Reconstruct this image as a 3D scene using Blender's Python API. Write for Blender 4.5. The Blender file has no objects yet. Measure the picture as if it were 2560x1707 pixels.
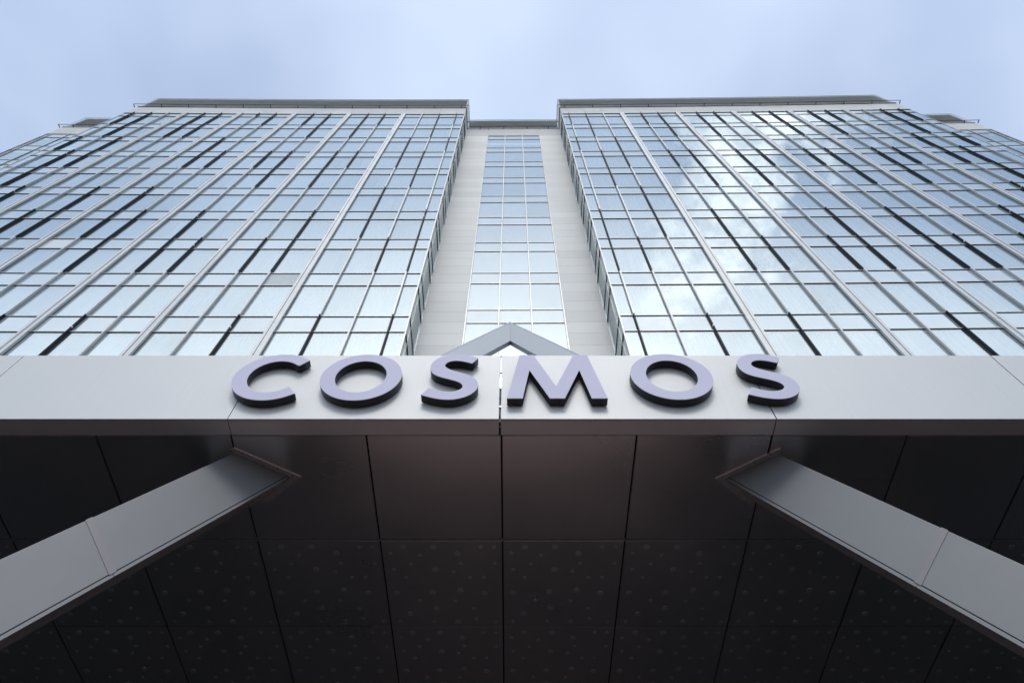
import bpy, bmesh, math, random
from mathutils import Vector, Matrix

random.seed(7)
SC = bpy.context.scene
COL = SC.collection
R = math.radians
ZC = 1.70                       # eye height of the photographer above the paving

# ------------------------------------------------------------------ camera
PITCH = R(59.9)
cam_d = bpy.data.cameras.new('camera')
cam_d.sensor_width = 36.0
cam_d.lens = 36.0 * 1734.0 / 2560.0
cam_d.clip_start = 0.05
cam_d.clip_end = 5000.0
cam = bpy.data.objects.new('camera', cam_d)
cam.location = (0, 0, ZC)
cam.rotation_euler = (R(90) + PITCH, 0, 0)
COL.objects.link(cam)
SC.camera = cam

# ------------------------------------------------------------------ light
SUN_EL, SUN_AZ = R(50), R(180)          # veiled sun behind the photographer
sun_d = bpy.data.lights.new('sun', 'SUN')
sun_d.energy = 0.5
sun_d.angle = R(14)
sun_d.color = (1.0, 0.95, 0.88)
sun = bpy.data.objects.new('sun', sun_d)
sun.rotation_euler = (R(90) - SUN_EL, 0, R(0))
COL.objects.link(sun)

world = bpy.data.worlds.new('World')
SC.world = world
world.use_nodes = True
wt = world.node_tree
wt.nodes.clear()


def wn(kind, **kw):
    n = wt.nodes.new(kind)
    for k, v in kw.items():
        setattr(n, k, v)
    return n


def wmath(op, a, b=None, c=None, clamp=False):
    n = wt.nodes.new('ShaderNodeMath')
    n.operation = op
    n.use_clamp = clamp
    for i, v in enumerate((a, b, c)):
        if v is None:
            continue
        if isinstance(v, (int, float)):
            n.inputs[i].default_value = v
        else:
            wt.links.new(v, n.inputs[i])
    return n.outputs[0]


sky = wn('ShaderNodeTexSky', sky_type='NISHITA', sun_disc=False, sun_elevation=SUN_EL, sun_rotation=SUN_AZ,
         altitude=150, air_density=1.0, dust_density=1.2, ozone_density=1.2)
tc = wn('ShaderNodeTexCoord')
sep = wn('ShaderNodeSeparateXYZ')
wt.links.new(tc.outputs['Generated'], sep.inputs[0])
# cloud layer: the direction is projected on a flat layer overhead
zc_ = wmath('MAXIMUM', sep.outputs['Z'], 0.08)
cx = wmath('DIVIDE', sep.outputs['X'], zc_)
cy = wmath('DIVIDE', sep.outputs['Y'], zc_)
comb = wn('ShaderNodeCombineXYZ')
wt.links.new(cx, comb.inputs[0])
wt.links.new(cy, comb.inputs[1])
comb.inputs[2].default_value = 3.7
warp = wn('ShaderNodeTexNoise', noise_dimensions='3D')
warp.inputs['Scale'].default_value = 3.0
warp.inputs['Detail'].default_value = 3.0
wt.links.new(comb.outputs[0], warp.inputs['Vector'])
wv = wn('ShaderNodeVectorMath', operation='MULTIPLY_ADD')
wt.links.new(warp.outputs['Color'], wv.inputs[0])
wv.inputs[1].default_value = (0.16, 0.16, 0.0)
wt.links.new(comb.outputs[0], wv.inputs[2])
cn = wn('ShaderNodeTexNoise', noise_dimensions='3D')
cn.inputs['Scale'].default_value = 4.6
cn.inputs['Detail'].default_value = 9.0
cn.inputs['Roughness'].default_value = 0.64
wt.links.new(wv.outputs[0], cn.inputs['Vector'])


def blob(x0, y0, rx, ry, rot):
    """soft elliptic weather patch on the cloud layer (1 inside, 0 outside)"""
    dx = wmath('SUBTRACT', cx, x0)
    dy = wmath('SUBTRACT', cy, y0)
    ca, sa = math.cos(rot), math.sin(rot)
    u = wmath('DIVIDE', wmath('ADD', wmath('MULTIPLY', dx, ca), wmath('MULTIPLY', dy, sa)), rx)
    v = wmath('DIVIDE', wmath('SUBTRACT', wmath('MULTIPLY', dy, ca), wmath('MULTIPLY', dx, sa)), ry)
    r2 = wmath('ADD', wmath('MULTIPLY', u, u), wmath('MULTIPLY', v, v))
    return wmath('SUBTRACT', 1.0, r2, clamp=True)


b1 = blob(0.31, -0.40, 0.50, 0.27, R(54))
b2 = blob(0.0, -0.86, 1.35, 0.54, R(0))          # thin bright cloud around the veiled sun
b3 = blob(0.72, 0.25, 0.14, 0.07, R(-20))          # wisp at the right edge of the view
cover = wmath('MAXIMUM', b1, wmath('MULTIPLY', b3, 0.55))
dens = wmath('MULTIPLY', wmath('ADD', wmath('SUBTRACT', cn.outputs['Fac'], 0.80), wmath('MULTIPLY', cover, 0.45)), 5.5, clamp=True)
glow = wmath('MULTIPLY', b2, wmath('MULTIPLY_ADD', cn.outputs['Fac'], 0.8, 0.55), clamp=True)
dens = wmath('MAXIMUM', dens, glow)
# thin even veil that whitens the blue
veil_n = wn('ShaderNodeTexNoise', noise_dimensions='3D')
veil_n.inputs['Scale'].default_value = 1.1
veil_n.inputs['Detail'].default_value = 4.0
wt.links.new(comb.outputs[0], veil_n.inputs['Vector'])
veil = wmath('MULTIPLY_ADD', veil_n.outputs['Fac'], 1.15, -0.155, clamp=True)
veil = wmath('ADD', veil, wmath('MULTIPLY', blob(0.05, 0.02, 0.60, 0.30, R(8)), 0.025), clamp=True)

SKY_GAIN = 0.14
skys = wn('ShaderNodeVectorMath', operation='SCALE')
wt.links.new(sky.outputs[0], skys.inputs[0])
skys.inputs['Scale'].default_value = SKY_GAIN
mix1 = wn('ShaderNodeMix', data_type='RGBA')
wt.links.new(veil, mix1.inputs['Factor'])
wt.links.new(skys.outputs[0], mix1.inputs['A'])
mix1.inputs['B'].default_value = (1.05, 1.19, 1.41, 1)
mix2 = wn('ShaderNodeMix', data_type='RGBA')
wt.links.new(dens, mix2.inputs['Factor'])
wt.links.new(mix1.outputs['Result'], mix2.inputs['A'])
aur = blob(0.0, -0.90, 0.62, 0.36, R(0))          # the brightest cloud hides the sun itself
gain = wmath('MULTIPLY_ADD', wmath('MULTIPLY', aur, aur), 2.2, 1.0)
ccol = wn('ShaderNodeVectorMath', operation='SCALE')
ccol.inputs[0].default_value = (1.50, 1.52, 1.53)
wt.links.new(gain, ccol.inputs['Scale'])
wt.links.new(ccol.outputs[0], mix2.inputs['B'])
bg = wn('ShaderNodeBackground')
bg.inputs['Strength'].default_value = 1.0
wt.links.new(mix2.outputs['Result'], bg.inputs['Color'])
wo = wn('ShaderNodeOutputWorld')
wt.links.new(bg.outputs[0], wo.inputs[0])

SC.view_settings.view_transform = 'Standard'
SC.view_settings.look = 'None'
SC.view_settings.exposure = 0.35
SC.view_settings.gamma = 1.0
SC.view_settings.use_curve_mapping = False
SC.cycles.use_denoising = True
SC.cycles.max_bounces = 8
SC.cycles.transparent_max_bounces = 8
SC.cycles.caustics_reflective = False
SC.cycles.caustics_refractive = False


# ------------------------------------------------------------------ materials
class Mat:
    def __init__(self, name):
        self.m = bpy.data.materials.new(name)
        self.m.use_nodes = True
        self.t = self.m.node_tree
        self.t.nodes.clear()
        self.out = self.t.nodes.new('ShaderNodeOutputMaterial')

    def n(self, kind, **kw):
        x = self.t.nodes.new(kind)
        for k, v in kw.items():
            setattr(x, k, v)
        return x

    def l(self, a, b):
        self.t.links.new(a, b)

    def math(self, op, a, b=None, c=None, clamp=False):
        x = self.n('ShaderNodeMath', operation=op, use_clamp=clamp)
        for i, v in enumerate((a, b, c)):
            if v is None:
                continue
            if isinstance(v, (int, float)):
                x.inputs[i].default_value = v
            else:
                self.l(v, x.inputs[i])
        return x.outputs[0]

    def noise(self, scale, detail=3, rough=0.5, stretch=(1, 1, 1), coord='Object'):
        tcn = self.n('ShaderNodeTexCoord')
        mp = self.n('ShaderNodeMapping')
        mp.inputs['Scale'].default_value = stretch
        if coord == 'World':
            g = self.n('ShaderNodeNewGeometry')
            self.l(g.outputs['Position'], mp.inputs['Vector'])
        else:
            self.l(tcn.outputs[coord], mp.inputs['Vector'])
        x = self.n('ShaderNodeTexNoise')
        x.inputs['Scale'].default_value = scale
        x.inputs['Detail'].default_value = detail
        x.inputs['Roughness'].default_value = rough
        self.l(mp.outputs[0], x.inputs['Vector'])
        return x

    def ramp(self, src, lo, hi, p0=0.3, p1=0.7):
        r = self.n('ShaderNodeValToRGB')
        e = r.color_ramp.elements
        e[0].position, e[1].position = p0, p1
        e[0].color = (*lo, 1)
        e[1].color = (*hi, 1)
        self.l(src, r.inputs[0])
        return r.outputs[0]

    def val(self, src, lo, hi, p0=0.3, p1=0.7):
        x = self.n('ShaderNodeMapRange')
        x.inputs[1].default_value = p0
        x.inputs[2].default_value = p1
        x.inputs[3].default_value = lo
        x.inputs[4].default_value = hi
        self.l(src, x.inputs[0])
        return x.outputs[0]

    def bump(self, src, strength, dist=0.002):
        b = self.n('ShaderNodeBump')
        b.inputs['Strength'].default_value = strength
        b.inputs['Distance'].default_value = dist
        self.l(src, b.inputs['Height'])
        return b.outputs[0]

    def principled(self, col, rough=0.5, metal=0.0, spec=0.5, normal=None):
        p = self.n('ShaderNodeBsdfPrincipled')
        for sock, v in (('Base Color', col), ('Roughness', rough), ('Metallic', metal)):
            if isinstance(v, tuple):
                p.inputs[sock].default_value = (*v, 1)
            elif isinstance(v, (int, float)):
                p.inputs[sock].default_value = v
            else:
                self.l(v, p.inputs[sock])
        p.inputs['Specular IOR Level'].default_value = spec
        if normal is not None:
            self.l(normal, p.inputs['Normal'])
        self.l(p.outputs[0], self.out.inputs[0])
        return p


def metal_mat(name, base, rough, metal, streak, blotch=0.06, grain=0.12, wavy=0.35):
    m = Mat(name)
    fine = m.noise(1.0, 3, 0.6, streak, 'World')
    big = m.noise(0.9, 3, 0.55, (1, 1, 1), 'World')
    k = m.math('ADD', m.math('MULTIPLY', fine.outputs[0], 0.5), m.math('MULTIPLY', big.outputs[0], 0.5))
    lo = tuple(c * (1 - blotch) for c in base)
    hi = tuple(min(1, c * (1 + blotch)) for c in base)
    col = m.ramp(k, lo, hi, 0.15, 0.85)
    rg = m.val(big.outputs[0], rough - 0.06, rough + 0.06, 0.1, 0.9)
    wave = m.noise(1.6, 2, 0.5, (1, 1, 1), 'World')
    b0 = m.n('ShaderNodeBump')
    b0.inputs['Strength'].default_value = wavy
    b0.inputs['Distance'].default_value = 0.012
    m.l(wave.outputs[0], b0.inputs['Height'])
    b1_ = m.n('ShaderNodeBump')
    b1_.inputs['Strength'].default_value = grain
    b1_.inputs['Distance'].default_value = 0.0006
    m.l(fine.outputs[0], b1_.inputs['Height'])
    m.l(b0.outputs[0], b1_.inputs['Normal'])
    m.principled(col, rg, metal, 0.5, b1_.outputs[0])
    return m.m


M = {}
M['fascia'] = metal_mat('brushed_fascia', (0.50, 0.505, 0.50), 0.60, 0.58, (150, 150, 1.2), 0.10)
M['leg'] = metal_mat('leg_metal', (0.128, 0.133, 0.138), 0.52, 0.25, (6, 6, 6), 0.06, 0.0, 0.3)
M['leg_strip'] = metal_mat('leg_strip_metal', (0.135, 0.128, 0.136), 0.5, 0.25, (60, 60, 60), 0.04)
M['apex'] = metal_mat('leg_metal_lit', (0.47, 0.485, 0.49), 0.5, 0.4, (160, 160, 2), 0.04)  # same metal as the legs, its open-sky brightness put into the colour
M['soffit'] = metal_mat('soffit_metal', (0.69, 0.615, 0.61), 0.30, 0.98, (9, 9, 9), 0.05, 0.0, 0.04)
M['edge'] = metal_mat('edge_metal', (0.60, 0.545, 0.54), 0.42, 0.55, (9, 9, 9), 0.05, 0.0, 0.1)
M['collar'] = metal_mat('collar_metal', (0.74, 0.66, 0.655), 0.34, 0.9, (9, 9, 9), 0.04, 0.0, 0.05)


def plain(name, col, rough=0.5, metal=0.0, var=0.05, scale=3.0, spec=0.5):
    m = Mat(name)
    n1 = m.noise(scale, 4, 0.6, (1, 1, 1), 'World')
    c = m.ramp(n1.outputs[0], tuple(x * (1 - var) for x in col), tuple(min(1, x * (1 + var)) for x in col))
    m.principled(c, rough, metal, spec)
    return m.m


M['dark_floor'] = plain('added_dark_floor', (0.010, 0.012, 0.014), 0.7, 0.0, 0.3, 60.0, 0.1)  # near-black, for the added floor that darkens the soffit
M['dark_glass'] = plain('podium_stone', (0.006, 0.010, 0.012), 0.5)
M['asphalt'] = plain('asphalt', (0.050, 0.050, 0.052), 0.85, 0.0, 0.25, 8.0, 0.2)
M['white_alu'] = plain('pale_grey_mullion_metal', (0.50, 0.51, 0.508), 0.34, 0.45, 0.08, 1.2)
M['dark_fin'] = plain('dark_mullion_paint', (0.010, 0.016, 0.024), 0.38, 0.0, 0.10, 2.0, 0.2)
M['gasket'] = plain('black_gasket', (0.006, 0.008, 0.012), 0.7)
M['louvre'] = plain('louvre_grey', (0.78, 0.80, 0.79), 0.5, 0.0, 0.06, 0.5)
M['rail'] = plain('dark_rail', (0.030, 0.022, 0.020), 0.6, 0.0, 0.25, 2.0)
M['core'] = plain('dim_room_wall', (0.16, 0.17, 0.18), 0.8)
M['void'] = plain('dark_void', (0.015, 0.016, 0.017), 0.9)
M['screw'] = plain('screw_dark', (0.02, 0.02, 0.02), 0.5)
M['joint_grey'] = plain('joint_grey', (0.30, 0.31, 0.33), 0.5)
M['bracket'] = plain('bracket_zinc', (0.6, 0.6, 0.6), 0.4, 0.5)
M['stud'] = metal_mat('stud_metal', (0.88, 0.85, 0.90), 0.31, 1.0, (9, 9, 9), 0.05, 0.0, 0.0)

# fibre cement cladding
m = Mat('fibre_cement')
n1 = m.noise(40, 4, 0.7, (1, 1, 1), 'World')
n2 = m.noise(0.7, 3, 0.6, (1, 1, 0.25), 'World')
oi = m.n('ShaderNodeObjectInfo')
k = m.math('ADD', m.math('MULTIPLY', n1.outputs[0], 0.35), m.math('MULTIPLY', n2.outputs[0], 0.65))
c0 = m.ramp(k, (0.74, 0.735, 0.70), (0.80, 0.79, 0.75))
hv = m.n('ShaderNodeHueSaturation')
m.l(c0, hv.inputs['Color'])
m.l(m.math('MULTIPLY_ADD', oi.outputs['Random'], 0.11, 0.945), hv.inputs['Value'])
m.principled(hv.outputs[0], 0.75, 0, 0.3, m.bump(n1.outputs[0], 0.25, 0.002))
M['clad'] = m.m
M['clad_grey'] = m.m.copy()
for nd in M['clad_grey'].node_tree.nodes:
    if nd.type == 'VALTORGB':
        nd.color_ramp.elements[0].color = (0.53, 0.535, 0.52, 1)
        nd.color_ramp.elements[1].color = (0.60, 0.60, 0.58, 1)


def glass_mat(name, see_through, back=(0.25, 0.33, 0.38), tint=(0.885, 0.95, 0.965), back_dark=None):
    m = Mat(name)
    lw = m.n('ShaderNodeLayerWeight')
    lw.inputs['Blend'].default_value = 0.5
    f3 = m.math('POWER', lw.outputs['Facing'], 2.5)
    fac = m.math('MULTIPLY_ADD', f3, 0.10, 0.45, clamp=True)
    wav = m.noise(0.55, 2, 0.5, (1, 1, 1), 'World')
    gl = m.n('ShaderNodeBsdfGlossy')
    ov = m.n('ShaderNodeObjectInfo')
    hv = m.n('ShaderNodeHueSaturation')
    hv.inputs['Color'].default_value = (*tint, 1)
    m.l(m.math('MULTIPLY_ADD', ov.outputs['Random'], 0.07, 0.94), hv.inputs['Value'])
    m.l(hv.outputs[0], gl.inputs['Color'])
    gl.inputs['Roughness'].default_value = 0.012
    m.l(m.bump(wav.outputs[0], 0.05, 0.05), gl.inputs['Normal'])
    if see_through:
        tr = m.n('ShaderNodeBsdfTransparent')
        tr.inputs['Color'].default_value = (0.74, 0.82, 0.85, 1)
        under = tr.outputs[0]
    else:
        df = m.n('ShaderNodeBsdfDiffuse')
        oi = m.n('ShaderNodeObjectInfo')
        dirt = m.noise(1.3, 4, 0.6, (1, 1, 0.5), 'World')
        dc = m.ramp(dirt.outputs[0], tuple(c * 0.88 for c in back), tuple(c * 1.08 for c in back))
        m.l(dc, df.inputs['Color'])
        under = df.outputs[0]
    mx = m.n('ShaderNodeMixShader')
    m.l(fac, mx.inputs[0])
    m.l(under, mx.inputs[1])
    m.l(gl.outputs[0], mx.inputs[2])
    m.l(mx.outputs[0], m.out.inputs[0])
    return m.m


M['glass'] = glass_mat('mirror_window_glass', True)
M['spandrel'] = glass_mat('mirror_spandrel_glass', False, (0.30, 0.36, 0.39))
M['spandrel_grey'] = plain('dull_grey_spandrel', (0.42, 0.47, 0.48), 0.35, 0.0, 0.10, 4.0)
M['spandrel_beige'] = glass_mat('beige_spandrel_glass', False, (0.55, 0.52, 0.44))

m = Mat('curtain_cloth')
n1 = m.noise(6.0, 3, 0.5, (6, 1, 0.12))
df = m.n('ShaderNodeBsdfDiffuse')
m.l(m.ramp(n1.outputs[0], (0.38, 0.40, 0.41), (0.95, 0.95, 0.93)), df.inputs['Color'])  # streaks put extra fold shading into the cloth colour
m.l(df.outputs[0], m.out.inputs[0])
M['curtain'] = m.m

m = Mat('lilac_letter_face')
n1 = m.noise(2.2, 3, 0.5, (1, 1, 1), 'World')
m.principled(m.ramp(n1.outputs[0], (0.50, 0.48, 0.605), (0.53, 0.51, 0.63)), 0.62, 0.0, 0.35)
M['letter_face'] = m.m
M['letter_rim'] = plain('letter_rim', (0.72, 0.73, 0.78), 0.4)
M['letter_side'] = plain('letter_return', (0.018, 0.018, 0.020), 0.42, 0.0, 0.15, 3.0, 0.4)

m = Mat('bounce_paving')  # pale surface of the added strip that lights the soffit
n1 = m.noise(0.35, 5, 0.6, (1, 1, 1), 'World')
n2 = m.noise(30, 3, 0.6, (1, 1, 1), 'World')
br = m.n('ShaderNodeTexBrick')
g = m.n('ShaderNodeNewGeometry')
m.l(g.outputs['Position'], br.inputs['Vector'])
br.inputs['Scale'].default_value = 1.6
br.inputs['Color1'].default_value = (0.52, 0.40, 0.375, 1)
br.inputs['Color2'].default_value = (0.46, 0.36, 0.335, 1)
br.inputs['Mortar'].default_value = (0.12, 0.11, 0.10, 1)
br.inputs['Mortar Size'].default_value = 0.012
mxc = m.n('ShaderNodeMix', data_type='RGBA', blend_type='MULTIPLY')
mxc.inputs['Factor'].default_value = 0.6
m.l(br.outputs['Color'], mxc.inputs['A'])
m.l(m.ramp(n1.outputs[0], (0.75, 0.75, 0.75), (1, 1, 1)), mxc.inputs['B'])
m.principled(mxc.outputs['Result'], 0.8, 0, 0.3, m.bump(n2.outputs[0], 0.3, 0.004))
M['bounce_paving'] = m.m


# ------------------------------------------------------------------ helpers
def obj(name, me, mats=None, parent=None, loc=(0, 0, 0), rot=(0, 0, 0)):
    o = bpy.data.objects.new(name, me)
    if me is not None and mats is not None and len(me.materials) == 0:
        for mm in (mats if isinstance(mats, (list, tuple)) else [mats]):
            me.materials.append(mm)
    o.location = loc
    o.rotation_euler = rot
    COL.objects.link(o)
    if parent is not None:
        o.parent = parent
    return o


def tag(o, label, cat, group=None, kind=None):
    if label:
        o['label'] = label
    if cat:
        o['category'] = cat
    if group:
        o['group'] = group
    if kind:
        o['kind'] = kind
    return o


def empty(name, loc):
    o = bpy.data.objects.new(name, None)
    o.location = loc
    o.empty_display_size = 0.5
    COL.objects.link(o)
    return o


BOXF = [(0, 3, 2, 1), (4, 5, 6, 7), (0, 1, 5, 4), (1, 2, 6, 5), (2, 3, 7, 6), (3, 0, 4, 7)]


def box_vf(e):
    x0, x1, y0, y1, z0, z1 = e
    return ([(x0, y0, z0), (x1, y0, z0), (x1, y1, z0), (x0, y1, z0), (x0, y0, z1), (x1, y0, z1), (x1, y1, z1), (x0, y1, z1)], BOXF)


def multi_vf(boxes):
    """boxes: list of (extents, material index, bottom material index or None)"""
    V, F, I = [], [], []
    for e, mi, bi in boxes:
        v, f = box_vf(e)
        o = len(V)
        V += v
        for j, q in enumerate(f):
            F.append(tuple(i + o for i in q))
            I.append(bi if (j == 0 and bi is not None) else mi)
    return V, F, I


def mesh_from(name, V, F, I=None, mats=(), smooth=False):
    me = bpy.data.meshes.new(name)
    me.from_pydata(V, [], F)
    for mm in mats:
        me.materials.append(mm)
    if I is not None:
        me.polygons.foreach_set('material_index', I)
    if smooth:
        me.polygons.foreach_set('use_smooth', [True] * len(me.polygons))
    me.update()
    return me


CP, SP = math.cos(PITCH), math.sin(PITCH)


def project(p):
    """photograph pixel (2560 x 1707) of a point given relative to the eye"""
    d = p[1] * CP + p[2] * SP
    u = -p[1] * SP + p[2] * CP
    return 1280 + 1734 * p[0] / max(d, 0.01), 853.5 - 1734 * u / max(d, 0.01)


# ------------------------------------------------------------------ ground
gv = [(-900, -900, 0), (900, -900, 0), (900, 900, 0), (-900, 900, 0)]
gnd = obj('ground', mesh_from('ground', gv, [(0, 1, 2, 3)], None, [M['asphalt']]))
tag(gnd, 'dark asphalt of the hotel forecourt', 'ground', kind='structure')
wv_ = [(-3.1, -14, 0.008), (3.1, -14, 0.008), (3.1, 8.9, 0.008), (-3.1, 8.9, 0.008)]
bounce = obj('bounce_strip', mesh_from('bounce_strip', wv_, [(0, 1, 2, 3)], None, [M['bounce_paving']]))  # unseen strip, added to throw light up on the middle of the soffit
tag(bounce, 'unseen reddish brown strip added to bounce light onto the canopy underside', 'bounce_strip', kind='structure')

fl = [(-14, 3.21, 0.004), (14, 3.21, 0.004), (14, 9.66, 0.004), (-14, 9.66, 0.004)]
floor = obj('shade_floor', mesh_from('shade_floor', fl, [(0, 1, 2, 3)], None, [M['dark_floor']]))  # unseen floor, added dark so the soffit sides get little light
tag(floor, 'unseen near-black floor added to keep the canopy underside dark', 'floor', kind='structure')

# ------------------------------------------------------------------ tower
tower = empty('hotel_tower', (0, 9.5, 0))
tag(tower, 'tall mirror-glass hotel tower with pale mullions rising behind the canopy', 'building')
TOFF = Vector((0, 9.5, 0))


def Yf(x):
    return 9.515 - 0.0044 * x - 0.0003 * x * x


def phi(x):
    return -0.0044 - 0.0006 * x


SET = 1.36        # depth of the recess between the wings and of the outer blocks


class Bag:
    """collects alike pieces; the largest in the picture become parts, the rest one joined part"""
    def __init__(self, name, rest_name, mats, limit=300, smooth=False):
        self.name, self.rest, self.mats, self.limit, self.smooth = name, rest_name, mats, limit, smooth
        self.items, self.cache = [], {}

    def add(self, key, vfi, loc, rot, size, child=None, label=None):
        self.items.append((key, vfi, loc, rot, size, child, label))

    def flush(self, parent, off):
        its = sorted(self.items, key=lambda t: -t[4])
        for key, vfi, loc, rot, size, child, label in its[:self.limit]:
            me = self.cache.get(key)
            if me is None:
                V, F, I = vfi()
                me = self.cache[key] = mesh_from(self.name, V, F, I, self.mats, self.smooth)
            o = obj(self.name, me, None, parent, Vector(loc) - off, rot)
            if label:
                o['label'] = label
            if child:
                child(o)
        rest = its[self.limit:]
        if rest and self is panes:
            rest_curt.extend((loc, rot, key) for key, vfi, loc, rot, size, child, label in rest if child)
        if rest:
            V, F, I = [], [], []
            for key, vfi, loc, rot, size, child, label in rest:
                v, f, i = vfi()
                T = Matrix.Translation(Vector(loc) - off) @ Matrix.Rotation(rot[2], 4, 'Z') @ Matrix.Rotation(rot[1], 4, 'Y') @ Matrix.Rotation(rot[0], 4, 'X')
                o = len(V)
                V += [tuple(T @ Vector(p)) for p in v]
                F += [tuple(a + o for a in q) for q in f]
                I += i
            o = obj(self.rest, mesh_from(self.rest, V, F, I, self.mats, self.smooth), None, parent)
            o['kind'] = 'stuff'


def seen_area(loc, w, h):
    x, y, z = loc[0], loc[1], loc[2] - ZC
    pts = [project((x + sx * w / 2, y, z + sz * h / 2)) for sx in (-1, 1) for sz in (-1, 1)]
    x0, x1 = max(0, min(p[0] for p in pts)), min(2560, max(p[0] for p in pts))
    y0, y1 = max(0, min(p[1] for p in pts)), min(890, max(p[1] for p in pts))
    return max(0, x1 - x0) * max(0, y1 - y0)


panes = Bag('window_pane', 'window_panes_far', [M['glass']])
spans = Bag('spandrel_pane', 'spandrel_panes_far', [M['spandrel']])
spans_b = Bag('spandrel_pane', 'x', [M['spandrel_grey']])
spans_c = Bag('spandrel_pane', 'x', [M['spandrel_beige']])
trans = Bag('transom', 'transoms_far', [M['white_alu'], M['gasket']])
fins = Bag('mullion', 'mullions_far', [M['white_alu'], M['gasket']])
darks = Bag('dark_mullion', 'dark_mullions_far', [M['dark_fin'], M['white_alu'], M['gasket']])
pils = Bag('pilaster', 'pilasters_far', [M['white_alu'], M['gasket']])
clads = Bag('cladding_panel', 'cladding_panels_far', [M['clad']])
pclads = Bag('parapet_panel', 'x', [M['clad_grey']])
blades = Bag('louvre_blade', 'louvre_blades_far', [M['louvre']])
rails = Bag('gondola_rail', 'x', [M['rail']])
brks = Bag('rail_bracket', 'x', [M['rail']])
trims = Bag('corner_trim', 'x', [M['white_alu']])
flash = Bag('flashing', 'x', [M['white_alu'], M['gasket']])

CLIP = mesh_from('fixing_clip', *multi_vf([((-0.024, 0.024, -0.012, 0.05, -0.03, 0.03), 0, None)]), [M['bracket']])
FL = 3.009
NB = 11
B = [41.95 - FL * k_ for k_ in range(NB)]           # upper line of each spandrel (above the eye)
SPH = 0.92
ZTOP, ZTOP2 = 44.81, 44.02
ZBOT = B[-1] - SPH - 2.0

# wavy curtain: one sheet per window, shared
NS = 40
_cv, _cf = [], []
for i_ in range(NS + 1):
    u_ = i_ / NS
    yw = 0.018 * math.sin(u_ * 2 * math.pi * 9 + 0.8 * math.sin(u_ * 11)) + 0.008 * math.sin(u_ * 41)
    _cv += [(-0.5 + u_, yw, -0.5), (-0.5 + u_, yw, 0.5)]
    if i_:
        a = 2 * i_
        _cf.append((a - 2, a, a + 1, a - 1))
CURT = mesh_from('curtain', _cv, _cf, None, [M['curtain']], True)
rest_curt = []


def pane(bag, x1, x2, z1, z2, dy=0.0, g=0.02, curtain=False, label=None, side=None):
    xm, w, h = (x1 + x2) / 2, abs(x2 - x1) - 2 * g, z2 - z1 - 0.04
    rot = (random.gauss(0, 0.0011), 0, phi(xm) + random.gauss(0, 0.0011))
    loc = (xm, Yf(xm) + dy, ZC + (z1 + z2) / 2)
    key = (round(w, 3), round(h, 3))
    ext = (-w / 2, w / 2, 0.0, 0.012, -h / 2, h / 2)
    child = None
    ar = seen_area(loc, w, h)
    if curtain:
        closed = random.random()
        def child(o, w=w, h=h, closed=closed):
            cw = w * (1.0 if closed < 0.82 else 0.55)
            cxo = 0 if closed < 0.82 else (w - cw) / 2 * (1 if closed < 0.91 else -1)
            c = obj('curtain', CURT, None, o, (cxo, 0.13, -0.01))
            c.scale = (cw, 1, h)
    bag.add(key, lambda e=ext: multi_vf([(e, 0, None)]), loc, rot, ar, child, label)


def transom(x1, x2, z, dy=0.0, d=0.023, h=0.036, bag=None):
    xm, w = (x1 + x2) / 2, abs(x2 - x1)
    loc = (xm, Yf(xm) + dy, ZC + z)
    key = (round(w, 3), round(d, 3), round(h, 3))
    e = (-w / 2, w / 2, -d, 0.03, -h / 2, h / 2)
    e2 = (-w / 2, w / 2, -d - 0.001, 0.0, -h / 2 - 0.006, -h / 2)
    (bag or trans).add(key, lambda: multi_vf([(e, 0, 1), (e2, 1, 1)]), loc, (0, 0, phi(xm)), seen_area(loc, w, 0.3))


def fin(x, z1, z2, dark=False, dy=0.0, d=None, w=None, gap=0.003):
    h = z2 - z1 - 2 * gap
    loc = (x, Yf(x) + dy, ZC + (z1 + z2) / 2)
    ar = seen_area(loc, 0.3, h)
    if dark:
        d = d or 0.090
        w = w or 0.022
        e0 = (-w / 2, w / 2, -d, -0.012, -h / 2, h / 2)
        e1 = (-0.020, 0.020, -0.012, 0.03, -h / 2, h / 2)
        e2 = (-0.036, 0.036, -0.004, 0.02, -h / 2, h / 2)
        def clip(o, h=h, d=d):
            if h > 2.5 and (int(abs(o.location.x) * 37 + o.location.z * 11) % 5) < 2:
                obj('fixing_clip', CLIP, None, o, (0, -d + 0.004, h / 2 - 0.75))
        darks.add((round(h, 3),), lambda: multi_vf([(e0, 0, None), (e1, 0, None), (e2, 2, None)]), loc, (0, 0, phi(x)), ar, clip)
    else:
        d = d or 0.088
        w = w or 0.046
        e1 = (-w / 2, w / 2, -d, 0.03, -h / 2, h / 2)
        e2 = (-w / 2 - 0.008, w / 2 + 0.008, -0.004, 0.02, -h / 2, h / 2)
        fins.add((round(h, 3), round(d, 3), round(w, 3)), lambda: multi_vf([(e1, 0, None), (e2, 1, None)]), loc, (0, 0, phi(x)), ar)


def pilaster(x, z1, z2):
    h = z2 - z1 - 0.008
    loc = (x, Yf(x), ZC + (z1 + z2) / 2)
    bx = [((-0.125, -0.045, -0.090, 0.03, -h / 2, h / 2), 0, None),
          ((0.045, 0.125, -0.090, 0.03, -h / 2, h / 2), 0, None),
          ((-0.037, 0.037, -0.074, 0.02, -h / 2, h / 2), 0, None),
          ((-0.045, 0.045, -0.060, 0.015, -h / 2, h / 2), 1, None),
          ((-0.135, 0.135, -0.010, 0.010, -h / 2, h / 2), 1, None)]
    pils.add((round(h, 3),), lambda: multi_vf(bx), loc, (0, 0, phi(x)), seen_area(loc, 0.4, h))


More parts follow.
